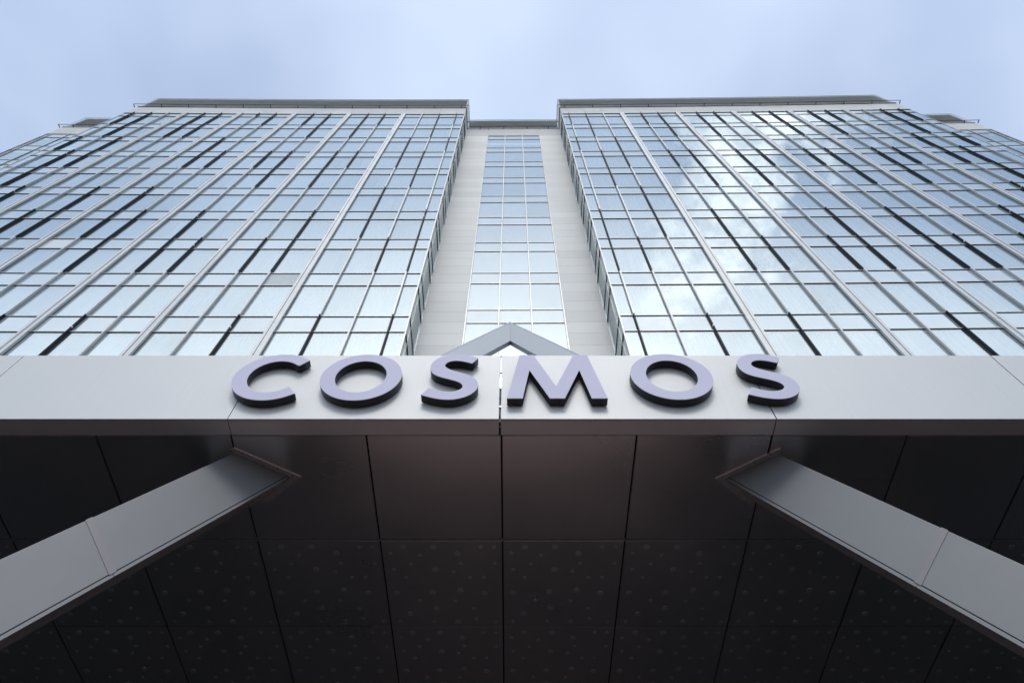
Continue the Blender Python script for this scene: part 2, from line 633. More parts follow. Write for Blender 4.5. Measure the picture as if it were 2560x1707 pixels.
# dark runs of each vertical, T = facade top, numbers = spandrel lines from the top
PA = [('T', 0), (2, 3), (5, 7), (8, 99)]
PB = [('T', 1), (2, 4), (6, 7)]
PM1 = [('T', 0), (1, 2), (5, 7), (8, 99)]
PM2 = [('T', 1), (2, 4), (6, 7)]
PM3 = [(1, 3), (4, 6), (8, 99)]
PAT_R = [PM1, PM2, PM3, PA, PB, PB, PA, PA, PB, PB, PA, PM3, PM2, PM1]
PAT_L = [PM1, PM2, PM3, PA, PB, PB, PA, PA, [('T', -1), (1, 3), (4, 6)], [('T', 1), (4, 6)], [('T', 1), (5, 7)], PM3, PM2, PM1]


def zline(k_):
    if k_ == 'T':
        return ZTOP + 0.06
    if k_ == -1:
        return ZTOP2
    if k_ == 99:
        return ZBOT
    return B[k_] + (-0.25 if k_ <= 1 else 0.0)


def wing(sgn, m1, period, p_first, corner_in, corner_out, pats, outer):
    """sgn -1 left, +1 right; distances measured outward from the middle of the house"""
    ms, ps = [m1, m1 + 1.065, m1 + 2.13], []
    for i_ in range(5):
        pc = p_first + i_ * period
        ps.append(pc)
        if i_ < 4:
            a, b = pc + 0.125, pc + period - 0.125
            ms += [a + (b - a) / 3, a + 2 * (b - a) / 3]
    ms += outer
    # dividing positions with half widths, from inside to outside
    div = [(corner_in, 0.0)] + sorted([(x, 0.028) for x in ms] + [(x, 0.125) for x in ps]) + [(corner_out, 0.0)]
    lev = [ZTOP]
    rows = [(ZTOP2, ZTOP, 's')]
    for k_ in range(NB):
        top = ZTOP2 if k_ == 0 else B[k_ - 1] - SPH
        rows.append((B[k_], top, 'w'))
        rows.append((B[k_] - SPH, B[k_], 's'))
    lines = [ZTOP, ZTOP2] + [z for b in B for z in (b, b - SPH)]
    for (xa, ha), (xb, hb) in zip(div[:-1], div[1:]):
        x1, x2 = sgn * (xa + ha), sgn * (xb - hb)
        for z1, z2, kind in rows:
            if kind == 'w':
                pane(panes, x1, x2, z1, z2, curtain=True, g=0.004)
            else:
                bag, lab = spans, None
                if sgn < 0 and abs(z2 - B[7]) < 0.01 and abs(xa - ps[0]) < 0.01:
                    bag, lab = spans_b, 'dull grey spandrel pane with a peeling corner'
                if sgn < 0 and abs(z2 - B[6]) < 0.01 and abs(xb - ps[3]) < 0.01:
                    bag, lab = spans_c, 'beige stained spandrel pane'
                pane(bag, x1, x2, z1, z2, g=0.004, label=lab)
        for z in lines:
            big = z == ZTOP
            xo1, xo2 = x1, x2
            if xb == corner_out:
                xo2 = sgn * (xb + 0.05)
            transom(xo1, xo2, z, d=0.036 if big else 0.023, h=0.05 if big else 0.036)
    joints = [ZTOP + 0.06] + [b - 0.46 for b in B] + [ZBOT]
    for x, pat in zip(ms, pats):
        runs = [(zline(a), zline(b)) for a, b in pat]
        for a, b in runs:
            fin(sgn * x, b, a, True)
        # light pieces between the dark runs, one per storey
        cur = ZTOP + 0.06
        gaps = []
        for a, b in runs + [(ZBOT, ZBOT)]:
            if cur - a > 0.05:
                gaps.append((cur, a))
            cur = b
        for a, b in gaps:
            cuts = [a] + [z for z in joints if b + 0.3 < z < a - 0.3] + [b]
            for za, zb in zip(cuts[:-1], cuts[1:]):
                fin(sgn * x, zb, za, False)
    for x in ps:
        cuts = [ZTOP + 0.08] + joints[1:]
        for za, zb in zip(cuts[:-1], cuts[1:]):
            pilaster(sgn * x, zb, za)
    # parapet cladding, two courses on the window grid
    xs = [c for c, h_ in div]
    for xa, xb in zip(xs[:-1], xs[1:]):
        for z1, z2 in ((ZTOP + 0.05, 45.78), (45.78, 46.66)):
            xm, w, h = sgn * (xa + xb) / 2, xb - xa - 0.010, z2 - z1 - 0.010
            loc = (xm, Yf(xm) - 0.012, ZC + (z1 + z2) / 2)
            e = (-w / 2, w / 2, 0, 0.02, -h / 2, h / 2)
            pclads.add((round(w, 3), round(h, 3)), lambda e=e: multi_vf([(e, 0, None)]), loc, (0, 0, phi(xm)), seen_area(loc, w, h))
    # flashing, louvres, rail along the front
    N = 4
    xs = [corner_in + (corner_out - corner_in) * i_ / N for i_ in range(N + 1)]
    for i_, (xa, xb) in enumerate(zip(xs[:-1], xs[1:])):
        transom(sgn * (xa - (0.05 if i_ == 0 else 0)), sgn * (xb + (0.05 if i_ == N - 1 else 0)), 46.70, d=0.06, h=0.07, bag=flash)
        louvres(sgn * xa, sgn * xb, 0.0)
        rail(sgn * (xa - (0.19 if i_ == 0 else 0)), sgn * (xb + (0.26 if i_ == N - 1 else 0)), 0.0)
    n = int((corner_out - corner_in) / 1.77)
    for i_ in range(n + 1):
        bracket(sgn * (corner_in + 0.3 + i_ * (corner_out - corner_in - 0.05) / n), 0.0)
    # corner trims
    for xc in (corner_in, corner_out):
        x = sgn * xc
        h = ZTOP - ZBOT
        e = (-0.02, 0.02, -0.02, 0.03, -h / 2, h / 2)
        trims.add((round(h, 3),), lambda e=e: multi_vf([(e, 0, None)]), (x, Yf(x), ZC + (ZTOP + ZBOT) / 2), (0, 0, 0), 1)
    return ms, ps


def louvres(x1, x2, dy, z0=46.92, n=9, step=0.325):
    xm, w = (x1 + x2) / 2, abs(x2 - x1)
    for i_ in range(n):
        loc = (xm, Yf(xm) + dy + 0.02, ZC + z0 + i_ * step)
        e = (-w / 2, w / 2, -0.01, 0.010, -0.15, 0.15)
        blades.add((round(w, 3),), lambda e=e: multi_vf([(e, 0, None)]), loc, (R(-18), 0, phi(xm)), 1)


def rail(x1, x2, dy, off=0.195):
    xm, w = (x1 + x2) / 2, abs(x2 - x1)
    loc = (xm, Yf(xm) + dy - off, ZC + 46.65)
    e = (-w / 2, w / 2, -0.012, 0.012, -0.03, 0.03)
    rails.add((round(w, 3),), lambda: multi_vf([(e, 0, None)]), loc, (0, 0, phi(xm)), 1)


def bracket(x, dy, off=0.195):
    e = (-0.02, 0.02, -off, 0.02, -0.02, 0.02)
    brks.add(('b',), lambda: multi_vf([(e, 0, None)]), (x, Yf(x) + dy, ZC + 46.62), (0, 0, phi(x)), 1)


CL_IN, CR_IN, CL_OUT, CR_OUT = 2.985, 3.13, 24.28, 24.87
wing(-1, 3.475, 3.415, 6.775, CL_IN, CL_OUT, PAT_L, [21.50, 22.59, 23.68])
wing(1, 3.55, 3.485, 6.86, CR_IN, CR_OUT, PAT_R, [21.93, 23.03, 24.15])

# ---- recess between the wings and the blocks beyond the wings
ROWS = [(ZTOP2, ZTOP, 's')]
for k_ in range(NB):
    ROWS.append((B[k_], ZTOP2 if k_ == 0 else B[k_ - 1] - SPH, 'w'))
    ROWS.append((B[k_] - SPH, B[k_], 's'))
LINES = [ZTOP, ZTOP2] + [z for b in B for z in (b, b - SPH)]


def set_back(xs, curtain=True, clad_cols=None):
    for xa, xb in zip(xs[:-1], xs[1:]):
        for z1, z2, kind in ROWS:
            pane(panes if kind == 'w' else spans, xa, xb, z1, z2, dy=SET, curtain=curtain and kind == 'w', g=0.006)
        for z in LINES:
            transom(xa + 0.018, xb - 0.018, z, dy=SET, d=0.018, h=0.034)
    for x in xs:
        cuts = [ZTOP + 0.02] + [b - 0.46 for b in B] + [ZBOT]
        for za, zb in zip(cuts[:-1], cuts[1:]):
            fin(x, zb, za, False, dy=SET, d=0.045, w=0.036)


REC = [-1.53, -0.437, 0.657, 1.75]
set_back(REC, False)


def clad_row(x1, x2, z1, z2, dy):
    xm, w, h = (x1 + x2) / 2, x2 - x1 - 0.010, z2 - z1 - 0.010
    loc = (xm, Yf(xm) + dy, ZC + (z1 + z2) / 2)
    e = (-w / 2, w / 2, -0.03, 0.0, -h / 2, h / 2)
    (pclads if z1 > 44.8 else clads).add((round(w, 3), round(h, 3), 'r'), lambda: multi_vf([(e, 0, None)]), loc, (0, 0, phi(xm)), seen_area(loc, w, h))


zj = [46.66, 45.78, ZTOP + 0.03]
for k_ in range(NB):
    top = ZTOP + 0.03 if k_ == 0 else B[k_ - 1] - SPH
    bot = B[k_] - SPH
    n = 5 if k_ == 0 else 4
    zj += [top + (bot - top) * i_ / n for i_ in range(1, n + 1)]
zj.append(ZBOT)
for za, zb in zip(zj[:-1], zj[1:]):
    clad_row(-CL_IN + 0.02, REC[0] - 0.02, zb, za, SET)
    clad_row(REC[-1] + 0.02, CR_IN - 0.02, zb, za, SET)
for xa, xb in zip(REC[:-1], REC[1:]):
    clad_row(xa, xb, 45.78, 46.66, SET)
    clad_row(xa, xb, ZTOP + 0.05, 45.78, SET)
transom(-CL_IN, CR_IN, 46.70, dy=SET, d=0.06, h=0.07, bag=flash)
louvres(-CL_IN, CR_IN, SET)
rail(-CL_IN + 0.19, CR_IN - 0.19, SET)
for x in (-2.1, -0.55, 1.0, 2.4):
    bracket(x, SET)

for sgn, c0, c1 in ((-1, CL_OUT, 29.60), (1, CR_OUT, 30.40)):
    xs = sorted(sgn * x for x in [c1 - 0.30 - i_ * 1.14 for i_ in range(5)])
    edges = sorted([sgn * c1] + xs + [sgn * (c0 - 0.3)])
    set_back(edges)
    for xa, xb in zip(edges[:-1], edges[1:]):
        clad_row(xa, xb, 45.78, 46.66, SET)
        clad_row(xa, xb, ZTOP + 0.05, 45.78, SET)
    a, b = min(sgn * (c0 - 0.3), sgn * (c1 + 0.04)), max(sgn * (c0 - 0.3), sgn * (c1 + 0.04))
    transom(a, b, 46.70, dy=SET, d=0.06, h=0.07, bag=flash)
    louvres(a, b, SET)
    rail(a - (0.26 if sgn < 0 else 0), b + (0.26 if sgn > 0 else 0), SET)
    for x in (c1 + 0.22, c1 - 0.7, c1 - 2.45, c1 - 4.2):
        bracket(sgn * x, SET)

# ---- glazed returns of the wings into the recess
for sgn, c in ((-1, CL_IN), (1, CR_IN)):
    x = sgn * c
    y0 = Yf(x)
    cuts = [y0 + 0.02, y0 + 0.34, y0 + SET - 0.03]
    for ya, yb in zip(cuts[:-1], cuts[1:]):
        w = yb - ya - 0.03
        for z1, z2, kind in ROWS:
            h = z2 - z1 - 0.04
            e = (-0.006, 0.006, -w / 2, w / 2, -h / 2, h / 2)
            (panes if kind == 'w' else spans).add(('ret', round(w, 3), round(h, 3)), lambda e=e: multi_vf([(e, 0, None)]),
                                                  (x, (ya + yb) / 2, ZC + (z1 + z2) / 2), (0, 0, random.gauss(0, 0.0015)), 60 if z1 < 32 else 0)
        for z in LINES:
            e = (-0.022, 0.022, -w / 2 - 0.005, w / 2 + 0.005, -0.017, 0.017)
            e2 = (-0.026, 0.026, -w / 2 - 0.005, w / 2 + 0.005, -0.024, -0.017)
            trans.add(('ret', round(w, 3)), lambda e=e, e2=e2: multi_vf([(e, 0, 1), (e2, 1, 1)]), (x, (ya + yb) / 2, ZC + z), (0, 0, 0), 40 if z < 32 else 0)
    h = ZTOP - ZBOT
    for y in cuts[1:]:
        e = (-0.03, 0.03, -0.014, 0.014, -h / 2, h / 2)
        trims.add(('ret', round(h, 3)), lambda e=e: multi_vf([(e, 0, None)]), (x, y, ZC + (ZTOP + ZBOT) / 2), (0, 0, 0), 1)
    # parapet return
    for z1, z2 in ((ZTOP + 0.05, 45.78), (45.78, 46.66)):
        hh = z2 - z1 - 0.01
        e = (-0.015, 0.015, -SET / 2, SET / 2 - 0.04, -hh / 2, hh / 2)
        pclads.add(('ret', round(hh, 3)), lambda e=e: multi_vf([(e, 0, None)]), (x, y0 + SET / 2, ZC + (z1 + z2) / 2), (0, 0, 0), 30)
    e = (-0.06, 0.06, -SET / 2, SET / 2 - 0.07, -0.035, 0.035)
    flash.add(('ret',), lambda e=e: multi_vf([(e, 0, 1)]), (x, y0 + SET / 2, ZC + 46.70), (0, 0, 0), 1)
    for i_ in range(9):
        e = (-0.008, 0.008, -SET / 2, SET / 2 - 0.04, -0.15, 0.15)
        blades.add(('ret',), lambda e=e: multi_vf([(e, 0, None)]), (x + sgn * 0.02, y0 + SET / 2, ZC + 46.92 + i_ * 0.325), (0, R(18) * -sgn, 0), 1)
    e = (-0.012, 0.012, -SET / 2, SET / 2, -0.03, 0.03)
    rails.add(('ret',), lambda e=e: multi_vf([(e, 0, None)]), (x - sgn * 0.195, y0 + SET / 2 - 0.195, ZC + 46.65), (0, 0, 0), 1)
    e = (-0.195, 0.02, -0.02, 0.02, -0.02, 0.02)
    brks.add(('ret', sgn), lambda e=e, s=sgn: multi_vf([((min(-0.195 * s, 0), max(-0.195 * s, 0), -0.02, 0.02, -0.02, 0.02), 0, None)]), (x, y0 + 0.85, ZC + 46.62), (0, 0, 0), 1)

for b_ in (panes, spans, spans_b, spans_c, trans, fins, darks, pils, clads, pclads, blades, rails, brks, trims, flash):
    b_.flush(tower, TOFF)

V, F = [], []
for loc, rot, key in rest_curt:
    T = Matrix.Translation(Vector(loc) - TOFF) @ Matrix.Rotation(rot[2], 4, 'Z')
    o = len(V)
    V += [tuple(T @ Vector((p[0] * key[0], p[1] + 0.13, p[2] * key[1] - 0.01))) for p in _cv]
    F += [tuple(a + o for a in q) for q in _cf]
co = obj('curtains_far', mesh_from('curtains_far', V, F, None, [M['curtain']], True), None, tower)
co['kind'] = 'stuff'


def tower_box(name, e, mat):
    v, f = box_vf(e)
    v = [(p[0], p[1] - 9.5, p[2]) for p in v]
    return obj(name, mesh_from(name, v, f, None, [mat]), None, tower)


# solid core behind the glass: dim room fronts, parapet upstand, roof plant
tower_box('room_wall', (-CL_OUT + 0.06, -CL_IN - 0.10, 10.02, 26, 0, ZC + ZTOP), M['core'])
tower_box('room_wall', (CR_IN + 0.10, CR_OUT - 0.06, 10.02, 26, 0, ZC + ZTOP), M['core'])
tower_box('room_wall', (-CL_IN - 0.05, CR_IN + 0.05, 11.4, 25.9, 0, ZC + ZTOP - 0.01), M['core'])
tower_box('room_wall', (-29.5, -CL_OUT + 0.02, 11.4, 25.8, 0, ZC + ZTOP - 0.02), M['core'])
tower_box('room_wall', (CR_OUT - 0.02, 30.3, 11.4, 25.8, 0, ZC + ZTOP - 0.02), M['core'])
for name, xa, xb, dy in (('parapet', -CL_OUT + 0.03, -CL_IN - 0.03, 0), ('parapet', CR_IN + 0.03, CR_OUT - 0.03, 0),
                         ('parapet', -CL_IN + 0.05, CR_IN - 0.05, SET), ('parapet', -29.55, -CL_OUT + 0.2, SET), ('parapet', CR_OUT - 0.2, 30.35, SET)):
    n = 6
    V, F = [], []
    for i_ in range(n + 1):
        x = xa + (xb - xa) * i_ / n
        y = Yf(x) + dy - 9.5
        V += [(x, y + 0.012, ZC + ZTOP + 0.02), (x, y + 0.012, ZC + 46.72), (x, y + 0.45, ZC + 46.72), (x, y + 0.45, ZC + ZTOP + 0.02),
              (x, y + 0.085, ZC + 46.725), (x, y + 0.085, ZC + 49.56)]
        if i_:
            a, b = 6 * (i_ - 1), 6 * i_
            F += [(a, b, b + 1, a + 1), (a + 1, b + 1, b + 2, a + 2), (a + 3, a + 0, b + 0, b + 3), (a + 4, b + 4, b + 5, a + 5)]
    obj(name, mesh_from(name, V, F, None, [M['louvre']]), None, tower)
for sgn, c in ((-1, -CL_IN), (1, CR_IN)):
    pass
# backing of the recess cladding
for xa, xb in ((-CL_IN + 0.01, REC[0] - 0.03), (REC[-1] + 0.03, CR_IN - 0.01)):
    tower_box('recess_wall', (xa, xb, Yf(0) + SET + 0.012, Yf(0) + SET + 0.3, 0, ZC + ZTOP), M['core'])
# plain lower storeys hidden behind the canopy
tower_box('podium_wall', (-CL_OUT, CR_OUT, 9.66, 9.98, 0, ZC + ZBOT), M['dark_glass'])

# ------------------------------------------------------------------ canopy
H = 4.9
FY = 3.621
FZ1 = 5.965
canopy = empty('entrance_canopy', (0, FY, 0))
tag(canopy, 'flat metal entrance canopy with brushed fascia and dark panelled underside', 'canopy')
COFF = Vector((0, FY, 0))


def can(name, e, mat, parent=None, bevel=0.0):
    """one box of the canopy, heights above the eye, origin in its middle"""
    cx_, cy_, cz_ = (e[0] + e[1]) / 2, (e[2] + e[3]) / 2, (e[4] + e[5]) / 2
    v, f = box_vf((e[0] - cx_, e[1] - cx_, e[2] - cy_, e[3] - cy_, e[4] - cz_, e[5] - cz_))
    bm = bmesh.new()
    vs = [bm.verts.new(p) for p in v]
    for q in f:
        bm.faces.new([vs[i] for i in q])
    if bevel:
        bmesh.ops.bevel(bm, geom=list(bm.edges), offset=bevel, segments=2, affect='EDGES', profile=0.6)
    me = bpy.data.meshes.new(name)
    bm.to_mesh(me)
    bm.free()
    return obj(name, me, mat, parent or canopy, Vector((cx_, cy_, cz_ + ZC)) - COFF)


FJ = [-14.55, -12.14, -9.73, -7.32, -4.905, -2.486, -0.107, 2.312, 4.810, 7.21, 9.61, 12.02, 14.43]
GAPW = {-4.905: 0.007, -2.486: 0.006, -0.107: 0.017, 2.312: 0.010, 4.810: 0.010}
for xa, xb in zip(FJ[:-1], FJ[1:]):
    ga, gb = GAPW.get(xa, 0.008) / 2, GAPW.get(xb, 0.008) / 2
    can('fascia_panel', (xa + ga, xb - gb, FY, FY + 0.03, H, FZ1), M['fascia'], bevel=0.003)
    can('edge_panel', (xa + ga, xb - gb, FY + 0.0315, FY + 0.178, H + 0.0006, H + 0.02), M['edge'], bevel=0.002)

GX = [-0.093 + 1.2 * k_ for k_ in range(-12, 13)]
GY = [3.809, 5.074, 6.362, 7.644, 8.92]
# pressed studs of one panel, measured on the panel right of the middle joint (x from its left edge, y from its front edge)
STUDS = [(0.219, 0.101, 0.032), (0.518, 0.103, 0.032), (0.75, 0.192, 0.032), (0.518, 0.419, 0.032), (0.102, 0.759, 0.032), (0.476, 0.753, 0.032), (0.758, 0.721, 0.032), (1.007, 0.766, 0.032), (0.497, 0.997, 0.032), (0.219, 1.084, 0.032), (0.715, 1.21, 0.032), (0.087, 0.187, 0.02), (0.377, 0.217, 0.02), (0.983, 0.103, 0.02), (1.118, 0.103, 0.02), (0.28, 0.338, 0.02), (0.774, 0.331, 0.02), (1.119, 0.334, 0.02), (0.104, 0.416, 0.02), (0.702, 0.449, 0.02), (0.219, 0.532, 0.02), (0.867, 0.532, 0.02), (1.006, 0.532, 0.02), (0.334, 0.878, 0.02), (0.7, 0.882, 0.02), (0.89, 1.0, 0.02), (0.914, 1.162, 0.02), (0.103, 1.202, 0.02), (0.464, 1.208, 0.02), (1.119, 1.212, 0.02)]
stud_meshes = {}
for rad in (0.032, 0.020):
    V, F = [], []
    n = 14
    for ring, (rr, zz) in enumerate(((1.0, 0.0), (0.97, -0.0009), (0.6, -0.0010))):
        for i_ in range(n):
            a = 2 * math.pi * i_ / n
            V.append((rad * rr * math.cos(a), rad * rr * math.sin(a), zz))
    for ring in range(2):
        for i_ in range(n):
            a, b = ring * n + i_, ring * n + (i_ + 1) % n
            F.append((a, a + n, b + n, b))
    F.append(tuple(2 * n + i_ for i_ in range(n))[::-1])
    stud_meshes[rad] = (V, F)
big_stud = mesh_from('stud', *stud_meshes[0.032], None, [M['stud']])
small_studs = None
V, F = [], []
for (sx, sy, rad) in STUDS:
    if rad < 0.03:
        v, f = stud_meshes[0.020]
        o = len(V)
        V += [(p[0] + sx - 0.6, p[1] + sy - 0.641, p[2]) for p in v]
        F += [tuple(i + o for i in q) for q in f]
small_studs = mesh_from('small_studs', V, F, None, [M['stud']])

for r_ in range(4):
    for k_ in range(len(GX) - 1):
        xa, xb = GX[k_] + 0.0085, GX[k_ + 1] - 0.0085
        ya, yb = GY[r_] + (0.006 if r_ else 0.0), GY[r_ + 1] - 0.006
        if r_ == 0:
            yb = GY[1] - 0.006
        if r_ == 1:
            ya = GY[1] + 0.026
        dz = random.uniform(-0.0012, 0.0012)
        if r_ == 0 and abs(GX[k_] - 2.307) < 0.02:
            can('soffit_panel', (xa, xb, ya, 4.308, H + dz, H + 0.02), M['soffit'], bevel=0.0015)
            ya = 4.312
        p = can('soffit_panel', (xa, xb, ya, yb, H + dz, H + 0.02), M['soffit'], bevel=0.0015)
        if r_ in (1, 2) and 6 <= k_ <= 17:
            zz = -(0.02 - dz) / 2
            for (sx, sy, rad) in STUDS:
                if rad > 0.03:
                    obj('stud', big_stud, None, p, (sx - 0.6, sy - 0.641 - (0.009 if r_ == 1 else 0), zz - 0.0004))
            s_ = obj('small_studs', small_studs, None, p, (0, -(0.009 if r_ == 1 else 0), zz - 0.0004))
            s_['kind'] = 'stuff'
# cover strip between plain and studded panels
for k_ in range(len(GX) - 1):
    can('cover_strip', (GX[k_] + 0.0005, GX[k_ + 1] - 0.0005, GY[1] + 0.002, GY[1] + 0.018, H - 0.003, H + 0.02), M['stud'])
# structure hidden inside the canopy
can('inner_frame', (GX[0], -0.20, 3.86, 9.3, H + 0.035, FZ1 - 0.03), M['void'])
can('inner_frame', (0.0, GX[-1], 3.86, 9.3, H + 0.035, FZ1 - 0.03), M['void'])
can('inner_frame', (-0.22, 0.02, 4.4, 9.31, H + 0.036, FZ1 - 0.04), M['void'])
can('inner_frame', (-0.22, 0.02, 3.70, 4.41, H + 0.037, H + 0.06), M['void'])
for x in FJ[1:-1]:
    if abs(x + 0.107) > 0.1:
        can('joint_backing', (x - 0.05, x + 0.05, FY + 0.033, FY + 0.05, H + 0.022, FZ1 - 0.01), M['void'])
for s_ in (-1, 1):
    can('joint_angle', (-0.107 + s_ * 0.0115 - 0.0015, -0.107 + s_ * 0.0115 + 0.0015, FY + 0.032, FY + 0.10, H + 0.022, FZ1 - 0.002), M['bracket'])
can('joint_backing', (-0.16, -0.05, FY + 0.104, FY + 0.11, H + 0.022, 5.55), M['joint_grey'])
for z in (5.12, 5.42):
    can('joint_clip', (-0.1165, -0.0975, FY + 0.03, FY + 0.055, z, z + 0.022), M['bracket'])
# rivets along the front edge of the plain soffit row
V, F = [], []
rv, rf = stud_meshes[0.020]
for k_ in range(6, 18):
    for i_ in range(4):
        x = GX[k_] + 0.12 + i_ * 0.31 + random.uniform(-0.03, 0.03)
        o = len(V)
        V += [(p[0] * 0.28 + x, p[1] * 0.28 + GY[0] + 0.022 - FY, p[2] * 0.5 + H - 0.0016 + ZC) for p in rv]
        F += [tuple(i + o for i in q) for q in rf]
rvo = obj('rivets', mesh_from('rivets', V, F, None, [M['bracket']]), None, canopy)
rvo['kind'] = 'stuff'

# ------------------------------------------------------------------ A-shaped support frame
frame = empty('support_frame', (0, 4.0, 0))
tag(frame, 'tall silver A-shaped steel frame whose two sloping legs pierce the canopy', 'frame')
AOFF = Vector((0, 4.0, -ZC))


def prism(name, sec, d, z0, z1, mat, parent, bevel=0.0, cut=None):
    """sweep a horizontal section (points at height H above the eye) along d between two heights"""
    def at(p, z, tilt):
        if cut and tilt:
            z = z - cut[1] * (Vector(p) - cut[0]).dot(cut[2])
        s = z - H
        return Vector((p[0] + d[0] * s, p[1] + d[1] * s, z)) - AOFF
    n = len(sec)
    bm = bmesh.new()
    lo = [bm.verts.new(at(p, z0, cut and cut[3] in 'lb')) for p in sec]
    hi = [bm.verts.new(at(p, z1, cut and cut[3] in 'hb')) for p in sec]
    bm.faces.new(lo[::-1])
    bm.faces.new(hi)
    for i_ in range(n):
        j = (i_ + 1) % n
        bm.faces.new((lo[i_], lo[j], hi[j], hi[i_]))
    bmesh.ops.recalc_face_normals(bm, faces=list(bm.faces))
    if bevel:
        bmesh.ops.bevel(bm, geom=list(bm.edges), offset=bevel, segments=2, affect='EDGES', profile=0.6)
    me = bpy.data.meshes.new(name)
    bm.to_mesh(me)
    bm.free()
    return obj(name, me, mat, parent)


def leg(P1, P2, u2, d, zj, shear, zfoot=-ZC):
    P1, P2, u2 = Vector(P1), Vector(P2), Vector(u2)
    u1 = (P2 - P1).normalized()
    w = (P2 - P1).length
    LD = 0.36
    pt = lambda a, b: P1 + u1 * a + u2 * b
    core = prism('leg', [pt(0.02, 0.02), pt(w - 0.02, 0.02), pt(w - 0.02, LD - 0.02), pt(0.02, LD - 0.02)], d, zfoot, H + 0.7, M['void'], frame)
    for za, zb, ce in ((zj, H + 0.015, 'l'), (zfoot + 0.02, zj, 'h')):
        ct = (P1, shear, u1, ce)
        prism('front_panel', [pt(0, 0), pt(w - 0.034, 0), pt(w - 0.034, 0.019), pt(0, 0.019)], d, za + 0.001, zb - 0.001, M['leg'], core, 0.005, ct)
        prism('edge_trim', [pt(w - 0.028, 0.002), pt(w, 0.002), pt(w, 0.019), pt(w - 0.028, 0.019)], d, za + 0.001, zb - 0.001, M['leg'], core, 0.0015, ct)
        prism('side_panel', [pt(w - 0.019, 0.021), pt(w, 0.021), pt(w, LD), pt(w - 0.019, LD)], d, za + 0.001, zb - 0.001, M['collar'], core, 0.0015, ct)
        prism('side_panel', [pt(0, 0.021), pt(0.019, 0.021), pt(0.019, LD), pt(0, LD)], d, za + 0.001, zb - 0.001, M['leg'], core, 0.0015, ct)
    sh = 0.05
    prism('joint_strip', [pt(-0.004, -0.0035), pt(w - 0.028, -0.0035), pt(w - 0.028, -0.0005), pt(-0.006, -0.0005)], d, zj - sh / 2, zj + sh / 2, M['leg_strip'], core, 0.001, (P1, shear, u1, 'b'))
    # collar lying on the soffit
    cw = 0.056
    sec_in = [(0, 0), (w, 0), (w, LD), (0, LD)]
    k = cw / abs(u1.x * u2.y - u1.y * u2.x)
    outer = [(-k, -k), (w + k, -k), (w + k, LD + k), (-k, LD + k)]
    for i_ in range(4):
        j = (i_ + 1) % 4
        q = [pt(*outer[i_]), pt(*outer[j]), pt(*sec_in[j]), pt(*sec_in[i_])]
        c_ = prism('collar_strip', q, (0, 0), H - 0.008, H - 0.003, M['collar'], core, 0.0006)
        a, b = Vector(outer[i_]), Vector(outer[j])
        for f_ in (0.16, 0.42, 0.68, 0.9):
            s = a.lerp(b, f_)
            mid = Vector(((sec_in[i_][0] + sec_in[j][0]) / 2, (sec_in[i_][1] + sec_in[j][1]) / 2))
            mo = (a + b) / 2
            s = s + (mid - mo) * 0.32
            c0 = pt(*s)
            sec = [Vector((c0.x + 0.006 * math.cos(t * math.pi / 4), c0.y + 0.006 * math.sin(t * math.pi / 4))) for t in range(8)]
            prism('screw', sec, (0, 0), H - 0.0095, H - 0.0078, M['screw'], c_)
    return core


leg((-2.496, 3.998), (-2.035, 4.281), (-0.74, 0.673), (0.356, 0.368), 3.583, 0.708)
leg((2.395, 4.011), (1.962, 4.301), (0.74, 0.673), (-0.321, 0.399), 3.373, 0.664)

# upper part of the frame above the canopy: two beams meeting in the apex
UP = [('L', [(-0.041, 6.857, 12.604), (-0.032, 6.677, 11.548), (-1.962, 4.452, 5.6), (-2.253, 4.27, 5.6)], (0, 0.1, 0)), ('R', [(-0.041, 6.846, 12.583), (-0.032, 6.678, 11.548), (1.894, 4.456, 5.6), (2.203, 4.25, 5.6)], (0, 0.1, 0))]
for side, pts, back in UP:
    A_, B_, C_, D_ = [Vector(p) for p in pts]        # outer apex, inner apex, inner foot, outer foot
    bk = Vector(back)
    V = [A_, B_, C_, D_, A_ + bk, B_ + bk, C_ + bk, D_ + bk]
    V = [tuple(v - AOFF) for v in V]
    F = [(0, 1, 2, 3), (7, 6, 5, 4), (0, 4, 5, 1), (1, 5, 6, 2), (2, 6, 7, 3), (3, 7, 4, 0)]
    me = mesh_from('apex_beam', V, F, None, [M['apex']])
    bm = bmesh.new()
    bm.from_mesh(me)
    bmesh.ops.recalc_face_normals(bm, faces=list(bm.faces))
    bmesh.ops.bevel(bm, geom=list(bm.edges), offset=0.006, segments=2, affect='EDGES', profile=0.6)
    bm.to_mesh(me)
    bm.free()
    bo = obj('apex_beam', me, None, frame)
    # pale capping along the outer edge
    along = (D_ - A_).normalized()
    outn = (A_ - B_).normalized()
    V = []
    for p in (A_, D_):
        for q, r in ((0.004, -0.02), (0.05, -0.02), (0.05, 1.15), (0.004, 1.15)):
            V.append(tuple(p + outn * q + bk * r - AOFF))
    F = [(0, 1, 2, 3), (7, 6, 5, 4), (0, 4, 5, 1), (1, 5, 6, 2), (2, 6, 7, 3), (3, 7, 4, 0)]
    me = mesh_from('capping', V, F, None, [M['white_alu']])
    bm = bmesh.new()
    bm.from_mesh(me)
    bmesh.ops.recalc_face_normals(bm, faces=list(bm.faces))
    bm.to_mesh(me)
    bm.free()
    obj('capping', me, None, bo)

# ------------------------------------------------------------------ sign letters
LY = 3.5316                      # front plane of the letters
LT = 0.076                       # depth of a letter


